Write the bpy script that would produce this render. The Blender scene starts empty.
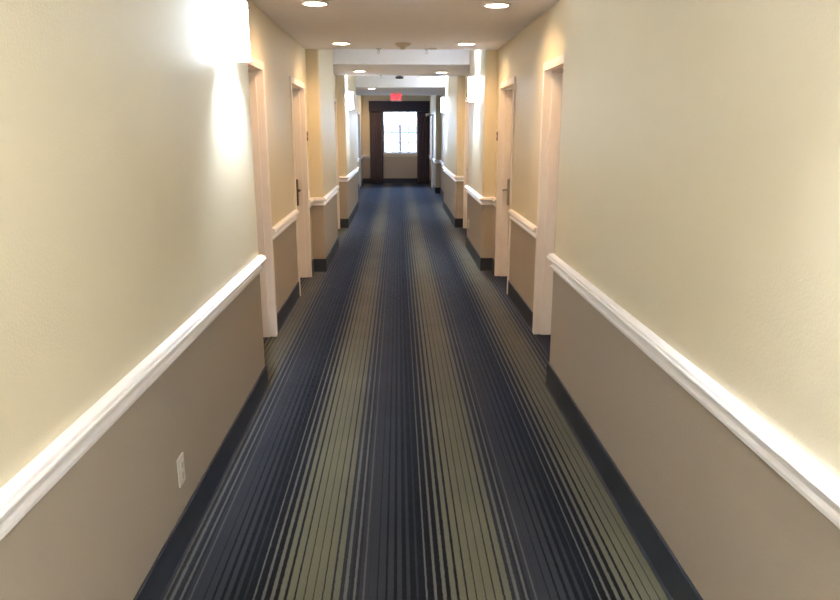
import bpy, bmesh, math, random
from mathutils import Vector, Matrix
random.seed(4)
S = bpy.context.scene
COL = S.collection

# ------------------------------------------------------------------ materials
def srgb(r, g, b):
    f = lambda c: (c/255/12.92) if c/255 <= .04045 else ((c/255+.055)/1.055)**2.4
    return (f(r), f(g), f(b), 1)

def mat(name, col, rough=.6, metal=0, spec=.5, sheen=0, bump=None, emit=None):
    m = bpy.data.materials.new(name); m.use_nodes = True
    nt = m.node_tree; b = nt.nodes['Principled BSDF']
    b.inputs['Base Color'].default_value = col
    b.inputs['Roughness'].default_value = rough
    b.inputs['Metallic'].default_value = metal
    b.inputs['Specular IOR Level'].default_value = spec
    b.inputs['Sheen Weight'].default_value = sheen
    if emit:
        b.inputs['Emission Color'].default_value = emit[0]
        b.inputs['Emission Strength'].default_value = emit[1]
    # a slight unevenness of tone everywhere
    tc = nt.nodes.new('ShaderNodeTexCoord')
    nz = nt.nodes.new('ShaderNodeTexNoise'); nz.inputs['Scale'].default_value = 9
    nt.links.new(tc.outputs['Object'], nz.inputs['Vector'])
    if bump:
        nb = nt.nodes.new('ShaderNodeTexNoise'); nb.inputs['Scale'].default_value = bump[0]
        nb.inputs['Detail'].default_value = 3
        nt.links.new(tc.outputs['Object'], nb.inputs['Vector'])
        bp = nt.nodes.new('ShaderNodeBump'); bp.inputs['Strength'].default_value = bump[1]
        bp.inputs['Distance'].default_value = bump[2]
        nt.links.new(nb.outputs['Fac'], bp.inputs['Height'])
        nt.links.new(bp.outputs['Normal'], b.inputs['Normal'])
    hs = nt.nodes.new('ShaderNodeMixRGB'); hs.blend_type = 'MULTIPLY'
    hs.inputs['Fac'].default_value = .06; hs.inputs['Color1'].default_value = col
    nt.links.new(nz.outputs['Fac'], hs.inputs['Color2'])
    nt.links.new(hs.outputs['Color'], b.inputs['Base Color'])
    return m

def wall_material():
    """Cream paint above the chair rail, taupe paint below, orange-peel plaster."""
    m = bpy.data.materials.new('two_tone_wall_paint'); m.use_nodes = True
    nt = m.node_tree; L = nt.links; b = nt.nodes['Principled BSDF']
    g = nt.nodes.new('ShaderNodeNewGeometry'); sp = nt.nodes.new('ShaderNodeSeparateXYZ')
    L.new(g.outputs['Position'], sp.inputs['Vector'])
    gt = nt.nodes.new('ShaderNodeMath'); gt.operation = 'GREATER_THAN'; gt.inputs[1].default_value = .81
    L.new(sp.outputs['Z'], gt.inputs[0])
    mx = nt.nodes.new('ShaderNodeMixRGB'); L.new(gt.outputs[0], mx.inputs['Fac'])
    mx.inputs['Color1'].default_value = TAUPE
    mx.inputs['Color2'].default_value = CREAM
    L.new(mx.outputs['Color'], b.inputs['Base Color'])
    b.inputs['Roughness'].default_value = .42
    b.inputs['Specular IOR Level'].default_value = .4
    n1 = nt.nodes.new('ShaderNodeTexNoise'); n1.inputs['Scale'].default_value = 130; n1.inputs['Detail'].default_value = 2
    L.new(g.outputs['Position'], n1.inputs['Vector'])
    bp = nt.nodes.new('ShaderNodeBump'); bp.inputs['Strength'].default_value = .28; bp.inputs['Distance'].default_value = .004
    L.new(n1.outputs['Fac'], bp.inputs['Height']); L.new(bp.outputs['Normal'], b.inputs['Normal'])
    return m

def carpet_material():
    """Striped broadloom: 19 stripes in a repeat of 0.605 m whose width and colour ramp."""
    m = bpy.data.materials.new('striped_carpet'); m.use_nodes = True
    nt = m.node_tree; L = nt.links; b = nt.nodes['Principled BSDF']
    def M(op, a, c=None, d=None):
        n = nt.nodes.new('ShaderNodeMath'); n.operation = op
        for i, v in enumerate((a, c, d)):
            if v is None: continue
            if isinstance(v, (int, float)): n.inputs[i].default_value = v
            else: L.new(v, n.inputs[i])
        return n.outputs[0]
    g = nt.nodes.new('ShaderNodeNewGeometry'); sp = nt.nodes.new('ShaderNodeSeparateXYZ')
    L.new(g.outputs['Position'], sp.inputs['Vector'])
    # slight waviness of the rows
    nw = nt.nodes.new('ShaderNodeTexNoise'); nw.inputs['Scale'].default_value = 60; nw.inputs['Detail'].default_value = 2
    L.new(g.outputs['Position'], nw.inputs['Vector'])
    x = M('ADD', sp.outputs['X'], M('MULTIPLY', M('SUBTRACT', nw.outputs['Fac'], .5), .006))
    per = .605; n = 19
    t = M('ADD', M('MULTIPLY', M('SUBTRACT', x, -.516), n/per), .5 + 19*40)
    k = M('MODULO', M('FLOOR', t), n)
    u = M('DIVIDE', M('ADD', k, .5), n)
    a = M('MULTIPLY', M('ABSOLUTE', M('SUBTRACT', M('FRACT', t), .5)), 2)
    def ramp(vals):
        r = nt.nodes.new('ShaderNodeValToRGB'); r.color_ramp.interpolation = 'CONSTANT'
        e = r.color_ramp.elements
        while len(e) > 1: e.remove(e[-1])
        e[0].position = 0; e[0].color = vals[0]
        for i in range(1, n):
            el = e.new(i/n); el.color = vals[i]
        L.new(u, r.inputs['Fac']); return r
    G = lambda v: (v, v, v, 1)
    widths = [.18,.30,.42,.62,.76,.86,.92,.90,.82,.70, .38,.28,.20,  .90,.82,.70,.56,.42,.26]
    ol = OLIVE; gr = GREYLINE; sl = SLATE; dk = DARK; br = BROWNDARK; ds = DARKSLATE; dm = tuple(SLATE[i]*.7 for i in range(3))+(1,)
    mixc = lambda p, q, f: tuple(p[i]*(1-f)+q[i]*f for i in range(3))+(1,)
    fg = [gr, gr, mixc(gr,ol,.4), mixc(gr,ol,.8), ol, ol, ol, ol, ol, mixc(ol,gr,.3), gr, gr, mixc(gr,sl,.3), sl, sl, sl, sl, mixc(sl,dm,.5), dm]
    bg = [dk, br, br, br, br, br, br, br, mixc(br,sl,.25), mixc(br,sl,.5), mixc(br,sl,.75), ds, sl, mixc(sl,dk,.5), dk, dk, dk, dk, dk]
    rw, rf, rb = ramp([G(w) for w in widths]), ramp(fg), ramp(bg)
    edge = M('SUBTRACT', rw.outputs['Color'], a)
    fac = nt.nodes.new('ShaderNodeMapRange'); fac.inputs[1].default_value = -.09; fac.inputs[2].default_value = .09
    L.new(edge, fac.inputs[0])
    mx = nt.nodes.new('ShaderNodeMixRGB'); L.new(fac.outputs[0], mx.inputs['Fac'])
    L.new(rb.outputs['Color'], mx.inputs['Color1']); L.new(rf.outputs['Color'], mx.inputs['Color2'])
    # tufts: fine speckle along with faint rows across
    n2 = nt.nodes.new('ShaderNodeTexNoise'); n2.inputs['Scale'].default_value = 260; n2.inputs['Detail'].default_value = 1
    L.new(g.outputs['Position'], n2.inputs['Vector'])
    n3 = nt.nodes.new('ShaderNodeTexNoise'); n3.inputs['Scale'].default_value = 2.2; n3.inputs['Detail'].default_value = 3
    L.new(g.outputs['Position'], n3.inputs['Vector'])
    v = M('ADD', M('MULTIPLY', n2.outputs['Fac'], .7), M('MULTIPLY', n3.outputs['Fac'], .5))
    v = M('ADD', v, .40)
    ml = nt.nodes.new('ShaderNodeMixRGB'); ml.blend_type = 'MULTIPLY'; ml.inputs['Fac'].default_value = 1
    L.new(mx.outputs['Color'], ml.inputs['Color1']); L.new(v, ml.inputs['Color2'])
    L.new(ml.outputs['Color'], b.inputs['Base Color'])
    b.inputs['Roughness'].default_value = .8
    b.inputs['Specular IOR Level'].default_value = .05
    b.inputs['Sheen Weight'].default_value = CARPET_SHEEN
    b.inputs['Sheen Roughness'].default_value = .3
    b.inputs['Sheen Tint'].default_value = (.30, .48, 1, 1)  # blue window daylight on the far carpet is put into this tint
    bp = nt.nodes.new('ShaderNodeBump'); bp.inputs['Strength'].default_value = .5; bp.inputs['Distance'].default_value = .004
    L.new(n2.outputs['Fac'], bp.inputs['Height']); L.new(bp.outputs['Normal'], b.inputs['Normal'])
    return m

# tunables
CREAM = (.71, .64, .485, 1)
TAUPE = (.42, .36, .295, 1)
OLIVE = (0.0804, 0.0745, 0.0474, 1)
GREYLINE = (0.0665, 0.0649, 0.0586, 1)
SLATE = (0.0197, 0.0196, 0.0223, 1)
DARKSLATE = (0.0124, 0.0118, 0.0133, 1)
DARK = (0.0039, 0.0040, 0.0046, 1)
BROWNDARK = (0.0042, 0.0033, 0.0028, 1)
CARPET_SHEEN = .26
SKY = 9
SCONCE_EMIT = 7.0
SCONCE_W = 80.0
DOWN_W = 15.5
EXPOSURE = 1.94

MW = wall_material()
MCARPET = carpet_material()
MCEIL = mat('ceiling_paint', (.86, .86, .91, 1), .9, bump=(90, .25, .004))
MTRIM = mat('white_gloss_trim', (.88, .86, .88, 1), .35)
MBASE = mat('navy_vinyl_base', (.024, .030, .048, 1), .45)
MFRAME = mat('door_frame_paint', (.88, .82, .79, 1), .45)
MDOOR = mat('door_paint', (.62, .55, .48, 1), .45)
MMETAL = mat('dark_bronze_metal', (.10, .075, .06, 1), .35, .8)
MNICKEL = mat('satin_nickel', (.45, .42, .38, 1), .35, 1)
MSHADE = mat('lit_white_shade', (.9, .9, .9, 1), .4, emit=((.77, .88, 1, 1), SCONCE_EMIT))
MLENS = mat('lit_warm_lens', (.9, .9, .9, 1), .4, emit=((1, .86, .66, 1), 9))
MRING = mat('white_light_trim', (.85, .82, .78, 1), .4)
MPLAST = mat('white_plastic', (.75, .72, .69, 1), .4)
MSLOT = mat('dark_slot', (.05, .045, .04, 1), .6)
MCURT = mat('plum_curtain_cloth', (.075, .044, .062, 1), .9, sheen=.2, bump=(200, .3, .002))
MVAL = mat('navy_valance_cloth', (.028, .025, .046, 1), .9, sheen=.2, bump=(200, .3, .002))
MSMOKE = mat('beige_plastic', (.62, .56, .48, 1), .5)
MSMOKED = mat('dark_plastic', (.018, .008, .012, 1), .5)
MEXIT = mat('exit_housing', (.75, .70, .70, 1), .4)
MEXITL = mat('lit_red_letters', (.8, .02, .05, 1), .4, emit=((1, .028, .05, 1), 1.0))
MEXITF = mat('exit_face', (.45, .16, .18, 1), .4, emit=((1, .25, .28, 1), .07))
MWFRAME = mat('white_window_frame', (.80, .80, .84, 1), .4)
MSIGN = mat('bronze_sign', (.16, .09, .04, 1), .4, .3)
MSIGNP = mat('tan_sign_band', (.62, .48, .30, 1), .5)
MLAWN = mat('dry_yellow_lawn', (.062, .058, .032, 1), .9)
MLOT = mat('pale_open_ground', (.070, .058, .056, 1), .9)
MHILL = mat('hazy_hills', (.060, .060, .066, 1), .9)
MROAD = mat('road_asphalt', (.040, .040, .042, 1), .9)

def glass_mat():
    m = bpy.data.materials.new('window_glass'); m.use_nodes = True
    nt = m.node_tree; nt.nodes.remove(nt.nodes['Principled BSDF'])
    o = nt.nodes['Material Output']
    t = nt.nodes.new('ShaderNodeBsdfTransparent'); t.inputs[0].default_value = (.95, .97, .98, 1)
    g = nt.nodes.new('ShaderNodeBsdfGlossy'); g.inputs['Roughness'].default_value = .02
    f = nt.nodes.new('ShaderNodeFresnel'); f.inputs[0].default_value = 1.45
    x = nt.nodes.new('ShaderNodeMixShader')
    nt.links.new(f.outputs[0], x.inputs[0]); nt.links.new(t.outputs[0], x.inputs[1]); nt.links.new(g.outputs[0], x.inputs[2])
    nt.links.new(x.outputs[0], o.inputs[0]); return m
MGLASS = glass_mat()

# ------------------------------------------------------------------ mesh helpers
def obj(name, bm, m, parent=None, smooth=False, bevel=0, mats=None):
    bmesh.ops.recalc_face_normals(bm, faces=bm.faces)
    me = bpy.data.meshes.new(name); bm.to_mesh(me); bm.free()
    for q in (mats or [m]): me.materials.append(q)
    if smooth:
        for p in me.polygons: p.use_smooth = True
    o = bpy.data.objects.new(name, me); COL.objects.link(o)
    if parent: o.parent = parent
    if bevel:
        b = o.modifiers.new('bevel', 'BEVEL'); b.width = bevel; b.segments = 2; b.limit_method = 'ANGLE'
    return o

def box(bm, x0, x1, y0, y1, z0, z1):
    vs = [bm.verts.new((x, y, z)) for z in (z0, z1) for x, y in ((x0,y0),(x1,y0),(x1,y1),(x0,y1))]
    for f in ((0,1,2,3),(4,5,6,7),(0,1,5,4),(1,2,6,5),(2,3,7,6),(3,0,4,7)):
        bm.faces.new([vs[i] for i in f])

def prism(bm, pts, z0, z1):
    lo = [bm.verts.new((x, y, z0)) for x, y in pts]; hi = [bm.verts.new((x, y, z1)) for x, y in pts]
    bm.faces.new(lo); bm.faces.new(hi)
    n = len(pts)
    for i in range(n): bm.faces.new((lo[i], lo[(i+1)%n], hi[(i+1)%n], hi[i]))

def round_poly(pts, radii, seg=5):
    out = []; n = len(pts)
    for i, (p, r) in enumerate(zip(pts, radii)):
        if not r: out.append(p); continue
        a = Vector(pts[i-1]) - Vector(p); b = Vector(pts[(i+1)%n]) - Vector(p)
        a.normalize(); b.normalize(); c = Vector(p) + (a+b)*r
        p0 = Vector(p)+a*r - c; p1 = Vector(p)+b*r - c
        for k in range(seg+1):
            t = k/seg*math.pi/2
            v = c + p0*math.cos(t) + p1*math.sin(t); out.append((v.x, v.y))
    return out

def sweep(bm, path, prof, side):
    """Sweep an (outward, z) profile along a 2-D path with mitred corners; side=+1: outward is to the right of travel."""
    n = len(path); rings = []
    P = [Vector(p) for p in path]
    def nrm(a, b):
        d = (b-a).normalized(); return Vector((d.y, -d.x))*side
    for i, p in enumerate(P):
        if i == 0: m = nrm(P[0], P[1])
        elif i == n-1: m = nrm(P[-2], P[-1])
        else:
            a, b = nrm(P[i-1], p), nrm(p, P[i+1]); m = (a+b); m /= max(m.dot(a), .2)
        rings.append([bm.verts.new((p.x+m.x*o, p.y+m.y*o, z)) for o, z in prof])
    k = len(prof)
    for i in range(n-1):
        for j in range(k):
            bm.faces.new((rings[i][j], rings[i][(j+1)%k], rings[i+1][(j+1)%k], rings[i+1][j]))
    bm.faces.new(rings[0]); bm.faces.new(rings[-1])

def lathe(bm, prof, seg=32, axis='z', c=(0,0,0), half=False):
    rings = []
    tot = math.pi if half else 2*math.pi
    cnt = seg+1 if half else seg
    for r, z in prof:
        ring = []
        for i in range(cnt):
            t = tot*i/seg
            ring.append(bm.verts.new((c[0]+r*math.cos(t), c[1]+r*math.sin(t), c[2]+z)))
        rings.append(ring)
    for a, b in zip(rings, rings[1:]):
        for i in range(cnt if not half else cnt-1):
            j = (i+1) % cnt
            bm.faces.new((a[i], a[j], b[j], b[i]))
    return rings

def cyl(bm, p0, p1, r, seg=12):
    d = Vector(p1)-Vector(p0)
    M = Matrix.Translation((Vector(p0)+Vector(p1))/2) @ d.to_track_quat('Z', 'Y').to_matrix().to_4x4()
    bmesh.ops.create_cone(bm, cap_ends=True, segments=seg, radius1=r, radius2=r, depth=d.length, matrix=M)

def thing(name, label, cat, loc=(0,0,0), rz=0, group=None):
    o = bpy.data.objects.new(name, None); COL.objects.link(o)
    o.location = loc; o.rotation_euler = (0, 0, rz); o.empty_display_size = .05
    o['label'] = label; o['category'] = cat
    if group: o['group'] = group
    return o

def tag(o, label, cat, group=None):
    o['label'] = label; o['category'] = cat
    if group: o['group'] = group
    return o

def struct(name, bm, m, parent=None, **k):
    o = obj(name, bm, m, parent, **k)
    if not parent: o['kind'] = 'structure'
    return o

def dup(root, loc, rz, label):
    r = root.copy(); COL.objects.link(r); r.location = loc; r.rotation_euler = (0, 0, rz); r['label'] = label
    for ch in list(root.children):
        c = ch.copy(); COL.objects.link(c); c.parent = r
        for gch in list(ch.children):
            d = gch.copy(); COL.objects.link(d); d.parent = c
    return r

# ------------------------------------------------------------------ the corridor's plan (metres, camera at x=0,y=0)
XL, XR = -.845, .95          # corridor walls
AL, AR = -.985, 1.085        # alcove walls (set back)
WL = -1.085                  # widened left wall at the far end
Y0 = -6.0
A1, C0, C1, E0, E1, G0, YE = 4.15, 7.84, 9.59, 11.52, 14.60, 17.90, 21.40
LO, HI = 2.43, 2.655         # dropped ceiling, high ceiling
TOP = 2.85
DH = 2.03                    # door opening height

floor_bm = bmesh.new(); box(floor_bm, -1.5, 1.6, Y0-.15, YE+.15, -.12, 0)
struct('floor', floor_bm, MCARPET)

c = bmesh.new(); box(c, -1.5, 1.6, Y0-.15, YE+.15, HI, TOP)
struct('ceiling', c, MCEIL)
for a, b in ((A1+.02, C0), (C1, E0), (E1, G0)):
    c = bmesh.new(); box(c, -1.3, 1.4, a, b, LO, HI-.001)
    struct('ceiling', c, MCEIL)

def side_wall(name, s, xw, xa, out, doors, wide=None):
    """s=-1 left, +1 right. Piers at xw, recessed walls at xa."""
    bm = bmesh.new()
    def pier(y0, y1, r0=.022, r1=.022):
        pts = [(out, y0), (xw, y0), (xw, y1), (out, y1)]
        prism(bm, round_poly(pts, [0, r0, r1, 0]), 0, HI)
    def solid(x, y0, y1, z0=0, z1=HI):
        a, b = sorted((x, out)); box(bm, a, b, y0, y1, z0, z1)
    def run(x, y0, y1):
        y = y0
        for (xf, d0, d1, nm) in doors:
            if abs(xf-x) < 1e-6 and y0 <= d0 and d1 <= y1:
                solid(x, y, d0); solid(x, d0, d1, DH, HI); y = d1
        solid(x, y, y1)
    pier(Y0, A1, 0); run(xa, A1, C0); pier(C0, C1); run(xa, C1, E0); pier(E0, E1)
    if wide is None:
        run(xa, E1, G0)
        prism(bm, round_poly([(out, G0), (xw, G0), (xw, G0+.5), (out, G0+.5)], [0, .022, 0, 0]), 0, HI)
        run(xw, G0+.5, YE)
    else:
        run(wide, E1, YE)
    return struct(name, bm, MW)

D1, D2, D3 = (4.38, 5.29), (6.66, 7.56), (10.52, 11.42)
doorsL = [(AL, *D1, 'a'), (AL, *D2, 'a'), (AL, *D3, 'a'), (WL, 19.30, 20.20, 'a')]
doorsR = [(AR, *D1, 'a'), (AR, *D2, 'a'), (AR, *D3, 'a'), (XR, 18.95, 19.92, 's')]
side_wall('wall_left', -1, XL, AL, -1.5, doorsL, WL)
side_wall('wall_right', 1, XR, AR, 1.6, doorsR)
b = bmesh.new(); box(b, -1.5, 1.6, Y0-.15, Y0, 0, HI); struct('wall_back', b, MW)

WX0, WX1, WZ0, WZ1 = -.444, .587, .895, 2.14
b = bmesh.new()
for q in ((-1.5, WX0, 0, HI), (WX1, 1.6, 0, HI), (WX0, WX1, 0, WZ0), (WX0, WX1, WZ1, HI)):
    box(b, q[0], q[1], YE, YE+.15, q[2], q[3])
struct('wall_far', b, MW)

# ------------------------------------------------------------------ chair rail and baseboard
RAIL = [(0,.764),(.017,.765),(.019,.768),(.018,.777),(.011,.780),(.007,.786),(.005,.796),(.007,.806),(.014,.813),(.026,.816),
        (.034,.820),(.036,.828),(.034,.834),(.030,.835),(.030,.838),(.028,.845),(.022,.850),(.012,.853),(0,.854)]
BASE = [(0,.0),(.016,.0),(.010,.010),(.009,.020),(.009,.150),(.006,.154),(0,.154)]
CAS = .038
def rails(side, s, xw, xa, doors, wide=None):
    n = 'left' if s < 0 else 'right'
    paths = [[(xw, Y0), (xw, A1), (xa, A1), (xa, D1[0]-CAS)],
             [(xa, D1[1]+CAS), (xa, D2[0]-CAS)],
             [(xa, D2[1]+CAS), (xa, C0), (xw, C0), (xw, C1), (xa, C1), (xa, D3[0]-CAS)]]
    if wide is None:
        paths += [[(xa, D3[1]+CAS), (xa, E0), (xw, E0), (xw, E1), (xa, E1), (xa, G0), (xw, G0), (xw, 18.95-CAS)],
                  [(xw, 19.92+CAS), (xw, YE)]]
    else:
        paths += [[(xa, D3[1]+CAS), (xa, E0), (xw, E0), (xw, E1), (wide, E1), (wide, 19.30-CAS)],
                  [(wide, 20.20+CAS), (wide, YE)]]
    bb, rr = bmesh.new(), bmesh.new()
    for p in paths:
        sweep(rr, p, RAIL, 1 if s < 0 else -1)
        sweep(bb, p, BASE, 1 if s < 0 else -1)
    struct('trim_1' if s < 0 else 'trim_2', rr, MTRIM)
    struct('baseboard_' + n, bb, MBASE)
rails('l', -1, XL, AL, doorsL, WL)
rails('r', 1, XR, AR, doorsR)
rr, bb = bmesh.new(), bmesh.new()
sweep(rr, [(WL, YE), (-.84, YE)], RAIL, 1)
sweep(bb, [(WL, YE), (XR, YE)], BASE, 1)
struct('trim_3', rr, MTRIM); struct('baseboard_far', bb, MBASE)

# ------------------------------------------------------------------ doors: leaf in a deep painted frame
def door(i, s, xf, y0, y1, rec, stair=False, near_lock=False):
    """s=-1 on the left wall, +1 on the right. xf wall face, rec recess depth of the leaf."""
    xl = xf + s*rec
    leaf = bmesh.new(); a, b2 = sorted((xl, xl+s*.045)); box(leaf, a, b2, y0+.022, y1-.022, .008, DH-.022)
    d = struct('door_%d' % i, leaf, MDOOR)
    fr = bmesh.new()
    def bx(xa_, xb_, ya, yb, za, zb):
        p, q = sorted((xa_, xb_)); box(fr, p, q, ya, yb, za, zb)
    # lining
    o = xf - s*.012
    bx(o, xl+s*.10, y0, y0+.02, 0, DH); bx(o, xl+s*.10, y1-.02, y1, 0, DH); bx(o, xl+s*.10, y0+.02, y1-.02, DH-.02, DH)
    # stops
    xs = xl-s*(.015 if stair else .075)
    bx(xs, xl, y0+.02, y0+.034, 0, DH-.02); bx(xs, xl, y1-.034, y1-.02, 0, DH-.02); bx(xs, xl, y0+.034, y1-.034, DH-.034, DH-.02)
    # casing faces
    bx(o, xf, y0-CAS, y0, 0, DH+CAS); bx(o, xf, y1, y1+CAS, 0, DH+CAS); bx(o, xf, y0, y1, DH, DH+CAS)
    obj('door_frame', fr, MFRAME, d, bevel=.002)
    # added unseen backing beyond the leaf, stops sky light leaking through door gaps
    bk = bmesh.new(); a, b2 = sorted((xl+s*.10, xl+s*.14)); box(bk, a, b2, y0-.02, y1+.02, 0, DH+.02)
    obj('leak_blocker', bk, MDOOR, d)
    # lock: tall plate with reader head and lever
    near = stair or near_lock
    yl = (y0+.085) if near else (y1-.085)
    lk = bmesh.new()
    p, q = sorted((xl, xl-s*(.012 if stair else .030)))
    box(lk, p, q, yl-.033, yl+.033, .80, 1.08)
    k = obj('lock_plate', lk, MMETAL if s < 0 or stair else MNICKEL, d, bevel=.006)
    lv = bmesh.new()
    e = xl - s*(.06 if stair else (.052 if s < 0 else .085))
    cyl(lv, (xl-s*.01, yl, .965), (e, yl, .965), .011)
    dirn = 1 if near else -1
    cyl(lv, (e, yl-.008*dirn, .965), (e, yl+.105*dirn, .965), .009)
    obj('lever', lv, MMETAL if s < 0 or stair else MNICKEL, k, smooth=True)
    for hz in (.22, 1.02, 1.80):
        h = bmesh.new(); yh = (y1-.024) if near else (y0+.024)
        cyl(h, (xl-s*.006, yh, hz), (xl-s*.006, yh, hz+.10), .007, 10)
        obj('hinge', h, MNICKEL, d)
    if stair:
        cb = bmesh.new(); p, q = sorted((xl, xl-s*.06)); box(cb, p, q, y1-.36, y1-.09, 1.92, 1.985)
        body = obj('closer', cb, MNICKEL, d, bevel=.006)
        ar = bmesh.new()
        cyl(ar, (xl-s*.045, y1-.22, 1.995), (xf-s*.17, y1-.12, 2.0), .010)
        cyl(ar, (xf-s*.17, y1-.12, 2.0), (xf-s*.012, y1-.03, 2.01), .010)
        cyl(ar, (xl-s*.045, y1-.22, 1.97), (xl-s*.045, y1-.22, 2.005), .014)
        box(ar, *sorted((xf-s*.03, xf-s*.17)), y1-.14, y1-.11, 1.97, 2.03)
        obj('closer_arm', ar, MNICKEL, body)
    else:
        pe = bmesh.new(); cyl(pe, (xl, (y0+y1)/2, 1.52), (xl-s*.004, (y0+y1)/2, 1.52), .010)
        obj('peephole', pe, MNICKEL, d)
    return d
n = 0
for (xf, a, b2, t) in doorsL:
    n += 1; door(n, -1, xf, a, b2, .115, near_lock=(a == D1[0]))
for (xf, a, b2, t) in doorsR:
    n += 1; door(n, 1, xf, a, b2, .12 if t == 'a' else .05, t == 's', near_lock=(a == D1[0]))

# ------------------------------------------------------------------ window, curtains, view
w = bmesh.new(); yf = YE+.07
def wb(x0, x1, z0, z1, d=.05, m=w): box(m, x0, x1, yf-d/2, yf+d/2, z0, z1)
wb(WX0, WX0+.035, WZ0, WZ1); wb(WX1-.035, WX1, WZ0, WZ1); wb(WX0+.035, WX1-.035, WZ0, WZ0+.045); wb(WX0+.035, WX1-.035, WZ1-.04, WZ1)
mx_ = (WX0+WX1)/2 - .01
wb(mx_-.028, mx_+.028, WZ0+.045, WZ1-.04, .06)
win = struct('window_1', w, MWFRAME)
g = bmesh.new()
for cx in ((WX0+.035+mx_-.022)/2, (mx_+.022+WX1-.035)/2): wb(cx-.009, cx+.009, WZ0+.045, WZ1-.04, .014, g)
for fz in (.25, .5, .75):
    z = WZ0+.045+(WZ1-WZ0-.085)*fz; wb(WX0+.035, WX1-.035, z-.009, z+.009, .0135, g)
obj('window_grille', g, MWFRAME, win)
g = bmesh.new(); wb(WX0+.03, mx_-.02, WZ0+.04, WZ1-.035, .004, g); obj('pane', g, MGLASS, win)
g = bmesh.new(); wb(mx_+.02, WX1-.03, WZ0+.04, WZ1-.035, .004, g); obj('pane', g, MGLASS, win)
g = bmesh.new(); box(g, WX0-.02, WX1+.02, YE-.03, YE+.045, WZ0-.028, WZ0); obj('window_sill', g, MTRIM, win, bevel=.004)

def curtain(x0, x1, lab):
    bm = bmesh.new(); N = 90; Z = 14; rows = []
    for j in range(Z+1):
        z = .015 + (2.12-.015)*j/Z
        flare = 1 + .03*(1-j/Z)
        row = []
        for i in range(N+1):
            t = i/N
            xm = (x0+x1)/2
            x = xm + ((x0+(x1-x0)*t)-xm)*flare
            y = YE-.085 + .032*math.sin(t*2*math.pi*6.5 + .25*math.sin(j*.5)) + .010*math.sin(t*31+j*.3)
            row.append((x, y, z))
        rows.append(row)
    V = [[bm.verts.new(p) for p in r] for r in rows]
    for j in range(Z):
        for i in range(N): bm.faces.new((V[j][i], V[j][i+1], V[j+1][i+1], V[j+1][i]))
    o = obj('curtain', bm, MCURT, smooth=True)
    so = o.modifiers.new('thick', 'SOLIDIFY'); so.thickness = .005
    return tag(o, lab, 'curtain', 'curtains of the end window')
curtain(-.845, -.455, 'dark plum floor-length curtain on the left side of the end window')
curtain(.585, .935, 'dark plum floor-length curtain on the right side of the end window')
v = bmesh.new()
prism(v, [(-.86, YE-.002), (-.86, YE-.17), (.947, YE-.17), (.947, YE-.002), (.925, YE-.002), (.925, YE-.150), (-.838, YE-.150), (-.838, YE-.002)], 2.125, 2.425)
box(v, -.838, .925, YE-.150, YE-.002, 2.405, 2.425)
tag(obj('valance', v, MVAL, bevel=.004), 'dark navy box valance above the end window and its curtains', 'valance')

g = bmesh.new(); box(g, -900, 900, 60, 215, -3.7, -3.5); struct('ground', g, MLAWN)
g = bmesh.new(); box(g, -900, 900, 215, 255, -3.7, -3.5); struct('road', g, MROAD)
g = bmesh.new(); box(g, -1800, 1800, 255, 1500, -3.7, -3.5); struct('ground_far', g, MLOT)
g = bmesh.new(); N = 120; prev = None
for i in range(N+1):
    x = -1200 + 2400*i/N
    h = 6 + 3*math.sin(i*.21) + 2*math.sin(i*.53+1) + 1.2*random.random()
    cur = [g.verts.new(p) for p in ((x, 900, -3.5), (x, 930, h*.8-2), (x, 990, h), (x, 1100, -3.5))]
    if prev:
        for k in range(3): g.faces.new((prev[k], cur[k], cur[k+1], prev[k+1]))
    prev = cur
struct('hills', g, MHILL)

# ------------------------------------------------------------------ sconces
def make_sconce():
    """local: wall at x=0, shade bulges to +x, y along the wall, base z=0 is the bottom of the shade"""
    r = thing('wall_sconce', '', 'wall lamp')
    W, D, H = .125, .105, .27
    bm = bmesh.new()
    pts = []
    for k in range(25):
        t = -math.pi/2 + math.pi*k/24
        ct, st = math.cos(t), math.sin(t)
        pts.append((.012 + (D-.012)*abs(ct)**.62, W*math.copysign(abs(st)**.62, st)))
    inner = [(.012+(x-.012)*.95, y*.95) for x, y in pts]
    prism(bm, pts + inner[::-1], 0, H)
    obj('shade', bm, MSHADE, r)
    b = bmesh.new(); box(b, 0, .012, -.06, .06, .05, H-.05)
    box(b, .012, .03, -.02, .02, H/2-.03, H/2+.03)
    obj('back_plate', b, MNICKEL, r, bevel=.003)
    for z in (.035, H-.035):
        f = bmesh.new(); cyl(f, (D-.006, 0, z), (D+.014, 0, z), .010)
        obj('finial', f, MNICKEL, r)
    return r
def lamp(name, kind, loc, energy, col, rad, **k):
    l = bpy.data.lights.new(name, kind); l.energy = energy; l.color = col
    if kind in ('POINT', 'SPOT'): l.shadow_soft_size = rad
    if kind == 'SPOT': l.spot_size = k.get('size', 2.6); l.spot_blend = 1
    o = bpy.data.objects.new(name, l); COL.objects.link(o); o.location = loc
    return o
SC = [(XL, 3.64, 0, 'white glowing wall sconce on the near left wall, largest of the sconces'),
      (XR, 8.60, math.pi, 'lit white sconce on the first right-hand pier past the near doors'),
      (XL, 11.98, 0, 'small lit white sconce on the farthest left-hand pier'),
      (XR, 13.95, math.pi, 'small lit white sconce on the farther right-hand pier, level with the exit sign'),
      (XR, .95, math.pi, 'lit white sconce on the near right wall beside the viewer'),
      (XL, -.25, 0, 'added unseen white sconce on the left wall behind the viewer'),  # from here on: unseen sconces, added to brighten the near walls
      (XR, -1.9, math.pi, 'added unseen white sconce on the right wall, second behind the viewer'),
      (XL, -3.6, 0, 'added unseen white sconce on the left wall, farthest behind the viewer')]
sc0 = make_sconce()
ZS = 1.93
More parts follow.
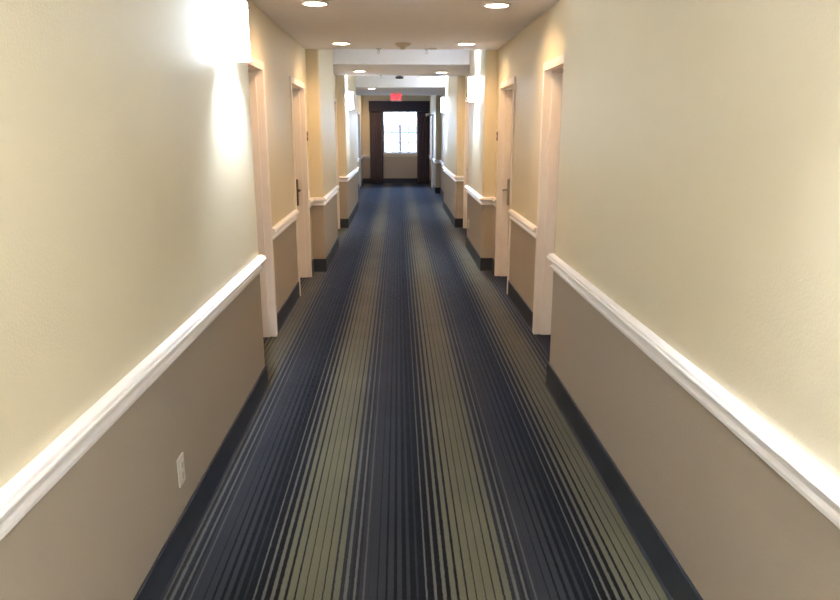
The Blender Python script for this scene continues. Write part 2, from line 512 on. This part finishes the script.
for i, (x, y, rz, lab) in enumerate(SC):
    o = sc0 if i == 0 else dup(sc0, (0, 0, 0), 0, lab)
    o.location = (x, y, ZS); o.rotation_euler = (0, 0, rz); o['label'] = lab
    o['group'] = 'wall sconces along the corridor'
    s = 1 if x < 0 else -1
    lamp('sconce_bulb', 'POINT', (x+s*.055, y, ZS+.135), SCONCE_W*(1 if y > 1.5 else .8 if y > 0 else 2), (.77, .88, 1), .05)

# ------------------------------------------------------------------ recessed ceiling lights
def make_downlight():
    r = thing('ceiling_light', '', 'ceiling light')
    bm = bmesh.new()
    R = lathe(bm, [(.076, 0), (.100, 0), (.098, -.006), (.082, -.009), (.076, -.004)], 36)
    for i in range(36):
        j = (i+1) % 36; bm.faces.new((R[-1][i], R[-1][j], R[0][j], R[0][i]))
    obj('trim_ring', bm, MRING, r, smooth=True)
    b = bmesh.new(); cyl(b, (0, 0, -.006), (0, 0, 0), .0755, 36)
    obj('lens', b, MLENS, r)
    return r
DL = [(-.56, 5.07, LO, 'round recessed ceiling light nearest on the left, glowing white'),
      (.69, 5.10, LO, 'round recessed ceiling light nearest on the right, glowing warm'),
      (-.56, 7.30, LO, 'round recessed ceiling light before the first left-hand pier'),
      (.69, 7.30, LO, 'round recessed ceiling light before the first right-hand pier'),
      (-.56, 10.66, LO, 'small recessed light in the second dropped ceiling, left side'),
      (.66, 10.85, LO, 'small recessed light in the second dropped ceiling, right side'),
      (-.54, 15.00, LO, 'tiny yellowish recessed light in the farthest dropped ceiling, left of the exit sign'),
      (-.48, .45, HI, 'recessed ceiling light above the viewer on the left'),
      (.58, .45, HI, 'recessed ceiling light above the viewer on the right'),
      (-.78, 20.5, HI, 'recessed ceiling light above the left corner beside the end window')]
d0 = make_downlight()
for i, (x, y, z, lab) in enumerate(DL):
    o = d0 if i == 0 else dup(d0, (0, 0, 0), 0, lab)
    o.location = (x, y, z); o['label'] = lab; o['group'] = 'recessed ceiling lights'
    lamp('downlight_bulb', 'SPOT', (x, y, z-.02), DOWN_W*(1.1 if y > 18 else 1.6 if y < 1 else 1), (1, .90, .80) if y < 1 else (1, .61, .28), .05, size=2.75)

# ------------------------------------------------------------------ ceiling fittings
def smoke(loc, m, lab, r=.075, h=.045, flat=False):
    t = thing('smoke_detector', lab, 'smoke detector', loc)
    b = bmesh.new(); cyl(b, (0, 0, -.012), (0, 0, 0), r, 32); obj('mounting_plate', b, m, t)
    b = bmesh.new()
    R = lathe(b, [(r*.88, -.012), (r*.80, -h*.45), (r*.42, -h*.62), (r*.30, -h), (.0001, -h)] if not flat else [(r*.5, -.012), (r*.5, -.035), (r, -.040), (r*.96, -h*.92), (r*.8, -h), (.0001, -h)], 32)
    obj('sensor_housing', b, m, t, smooth=False)
    return t
smoke((.055, 7.30, LO), MSMOKE, 'beige conical smoke detector in the middle of the nearest ceiling', .078, .058)
smoke((.035, 14.30, HI), MSMOKED, 'small dark smoke detector on the ceiling above the exit sign', .080, .078, True)
def sprinkler(loc, lab):
    t = thing('sprinkler_head', lab, 'sprinkler', loc, group='ceiling sprinkler heads')
    b = bmesh.new(); cyl(b, (0,0,-.006), (0,0,0), .030, 24); obj('escutcheon', b, MNICKEL, t)
    b = bmesh.new(); cyl(b, (0,0,-.022), (0,0,-.006), .010); cyl(b, (.009,0,-.045), (.007,0,-.02), .0025, 6); cyl(b, (-.009,0,-.045), (-.007,0,-.02), .0025, 6)
    obj('frame', b, MNICKEL, t)
    b = bmesh.new(); cyl(b, (0,0,-.048), (0,0,-.045), .016, 16); obj('deflector', b, MNICKEL, t)
    return t
sprinkler((-.20, 7.76, LO), 'left of two small sprinkler heads at the far edge of the nearest dropped ceiling')
sprinkler((.31, 7.76, LO), 'right of two small sprinkler heads at the far edge of the nearest dropped ceiling')
sprinkler((-.26, 11.40, LO), 'tiny sprinkler head at the edge of the second dropped ceiling')
b = bmesh.new(); cyl(b, (.37, 7.72, LO-.010), (.37, 7.72, LO), .045, 28)
tag(obj('cover_plate', b, MSMOKE), 'small round flat cover plate on the nearest ceiling, right of the smoke detector', 'cover plate')
b = bmesh.new(); cyl(b, (.405, 14.30, HI-.065), (.405, 14.30, HI+.01), .032, 24)
tag(obj('cover_plate', b, MRING), 'tiny white round cover on the high ceiling, right of the dark smoke detector', 'cover plate')

# ------------------------------------------------------------------ exit sign
t = thing('exit_sign', 'red lit EXIT sign hanging from the ceiling before the end window', 'exit sign', (-.035, 16.45, LO))
t.scale = (.87, .87, .93)
b = bmesh.new(); box(b, -.05, .05, -.02, .02, -.022, 0); obj('canopy', b, MEXIT, t, bevel=.003)
b = bmesh.new(); box(b, -.155, .155, -.022, .022, -.215, -.022); obj('housing', b, MEXIT, t, bevel=.004)
b = bmesh.new(); box(b, -.147, .147, -.0245, -.022, -.208, -.029); face = obj('face', b, MEXITF, t)
LET = {'E': [(0,0,.2,1),(0,0,1,.18),(0,.41,.85,.59),(0,.82,1,1)], 'I': [(.38,0,.62,1)], 'T': [(.39,0,.61,1),(0,.82,1,1)]}
lt = bmesh.new()
for i, ch in enumerate('EXIT'):
    x0 = -.130 + i*.0675; wdt = .055; h = .115; z0 = -.176
    if ch == 'X':
        for a, c2 in (((0,0),(1,1)), ((0,1),(1,0))):
            q = .2
            p = [(a[0]*(1-q), a[1]), (a[0]*(1-q)+q, a[1]), (c2[0]*(1-q)+q, c2[1]), (c2[0]*(1-q), c2[1])]
            f = [[lt.verts.new((x0+px*wdt, yy, z0+pz*h)) for px, pz in p] for yy in (-.0245, -.0275 - .0002*a[1])]
            lt.faces.new(f[0]); lt.faces.new(f[1])
            for k in range(4): lt.faces.new((f[0][k], f[0][(k+1)%4], f[1][(k+1)%4], f[1][k]))
    else:
        for (u0, v0, u1, v1) in LET[ch]:
            box(lt, x0+u0*wdt, x0+u1*wdt, -.0275, -.0245, z0+v0*h, z0+v1*h)
obj('letters', lt, MEXITL, t)

# ------------------------------------------------------------------ outlets and room signs
def outlet(loc, rz, lab):
    t = thing('wall_outlet', lab, 'outlet', loc, rz, 'wall outlets')
    b = bmesh.new(); box(b, 0, .006, -.036, .036, -.058, .058); obj('cover_plate', b, MPLAST, t, bevel=.003)
    for z in (-.022, .022):
        b = bmesh.new(); box(b, .006, .009, -.017, .017, z-.015, z+.015); s = obj('socket', b, MPLAST, t, bevel=.003)
        q = bmesh.new()
        for dy in (-.006, .006): box(q, .009, .0094, dy-.0012, dy+.0012, z-.002, z+.009)
        cyl(q, (.009, 0, z-.009), (.0094, 0, z-.009), .0025, 8)
        obj('slots', q, MSLOT, s)
    return t
outlet((XL, 2.445, .322), 0, 'white duplex outlet low on the near left wall below the chair rail')
outlet((XR, 9.32, .35), math.pi, 'small outlet low on the first right-hand pier, just above the baseboard')
def sign(loc, rz, lab):
    t = thing('room_sign', lab, 'room sign', loc, rz, 'room signs beside the doors')
    b = bmesh.new(); box(b, 0, .010, -.045, .045, -.048, .048); obj('plaque', b, MSIGN, t, bevel=.002)
    b = bmesh.new(); box(b, .010, .012, -.045, .045, -.009, .007); obj('band', b, MSIGNP, t)
    return t
sign((AL, 7.69, 1.525), 0, 'small dark room sign on the left beside the second door, under the warm light')
sign((AR, 7.69, 1.525), math.pi, 'small dark room sign on the right beside the second door')

# ------------------------------------------------------------------ daylight
wd = bpy.data.worlds.new('overcast_sky'); S.world = wd; wd.use_nodes = True
nt = wd.node_tree; bg = nt.nodes['Background']
tc = nt.nodes.new('ShaderNodeTexCoord'); sx = nt.nodes.new('ShaderNodeSeparateXYZ'); cr = nt.nodes.new('ShaderNodeValToRGB')
nt.links.new(tc.outputs['Generated'], sx.inputs[0]); nt.links.new(sx.outputs['Z'], cr.inputs[0])
cr.color_ramp.elements[0].color = (.66, .80, 1, 1); cr.color_ramp.elements[1].color = (.35, .55, 1, 1); cr.color_ramp.elements[1].position = .8
nt.links.new(cr.outputs['Color'], bg.inputs['Color']); bg.inputs['Strength'].default_value = SKY
pl = bpy.data.lights.new('window_portal', 'AREA'); pl.shape = 'RECTANGLE'; pl.size = WX1-WX0; pl.size_y = WZ1-WZ0
pl.cycles.is_portal = True
po = bpy.data.objects.new('window_portal', pl); COL.objects.link(po)
po.location = ((WX0+WX1)/2, YE+.16, (WZ0+WZ1)/2); po.rotation_euler = (-math.pi/2, 0, 0)

# ------------------------------------------------------------------ camera
f, vx, vy, H = 690., 398., 130., 1.59
d = Vector(((vx-420)/f, (300-vy)/f, -1)).normalized()
z = Vector((0, -d[2], d[1])).normalized()
x = d.cross(z)
R = Matrix((x, d, z))
cam = bpy.data.cameras.new('camera'); co = bpy.data.objects.new('camera', cam); COL.objects.link(co)
cam.sensor_width = 36; cam.sensor_fit = 'HORIZONTAL'; cam.lens = 36*f/840; cam.clip_start = .02; cam.clip_end = 5000
co.matrix_world = Matrix.Translation((0, 0, H)) @ R.to_4x4()
S.camera = co
S.view_settings.view_transform = 'Standard'; S.view_settings.look = 'None'
S.view_settings.gamma = 1; S.view_settings.use_curve_mapping = False
S.view_settings.exposure = EXPOSURE
S.cycles.max_bounces = 10; S.cycles.diffuse_bounces = 8; S.cycles.use_denoising = True
S.cycles.sample_clamp_indirect = 6
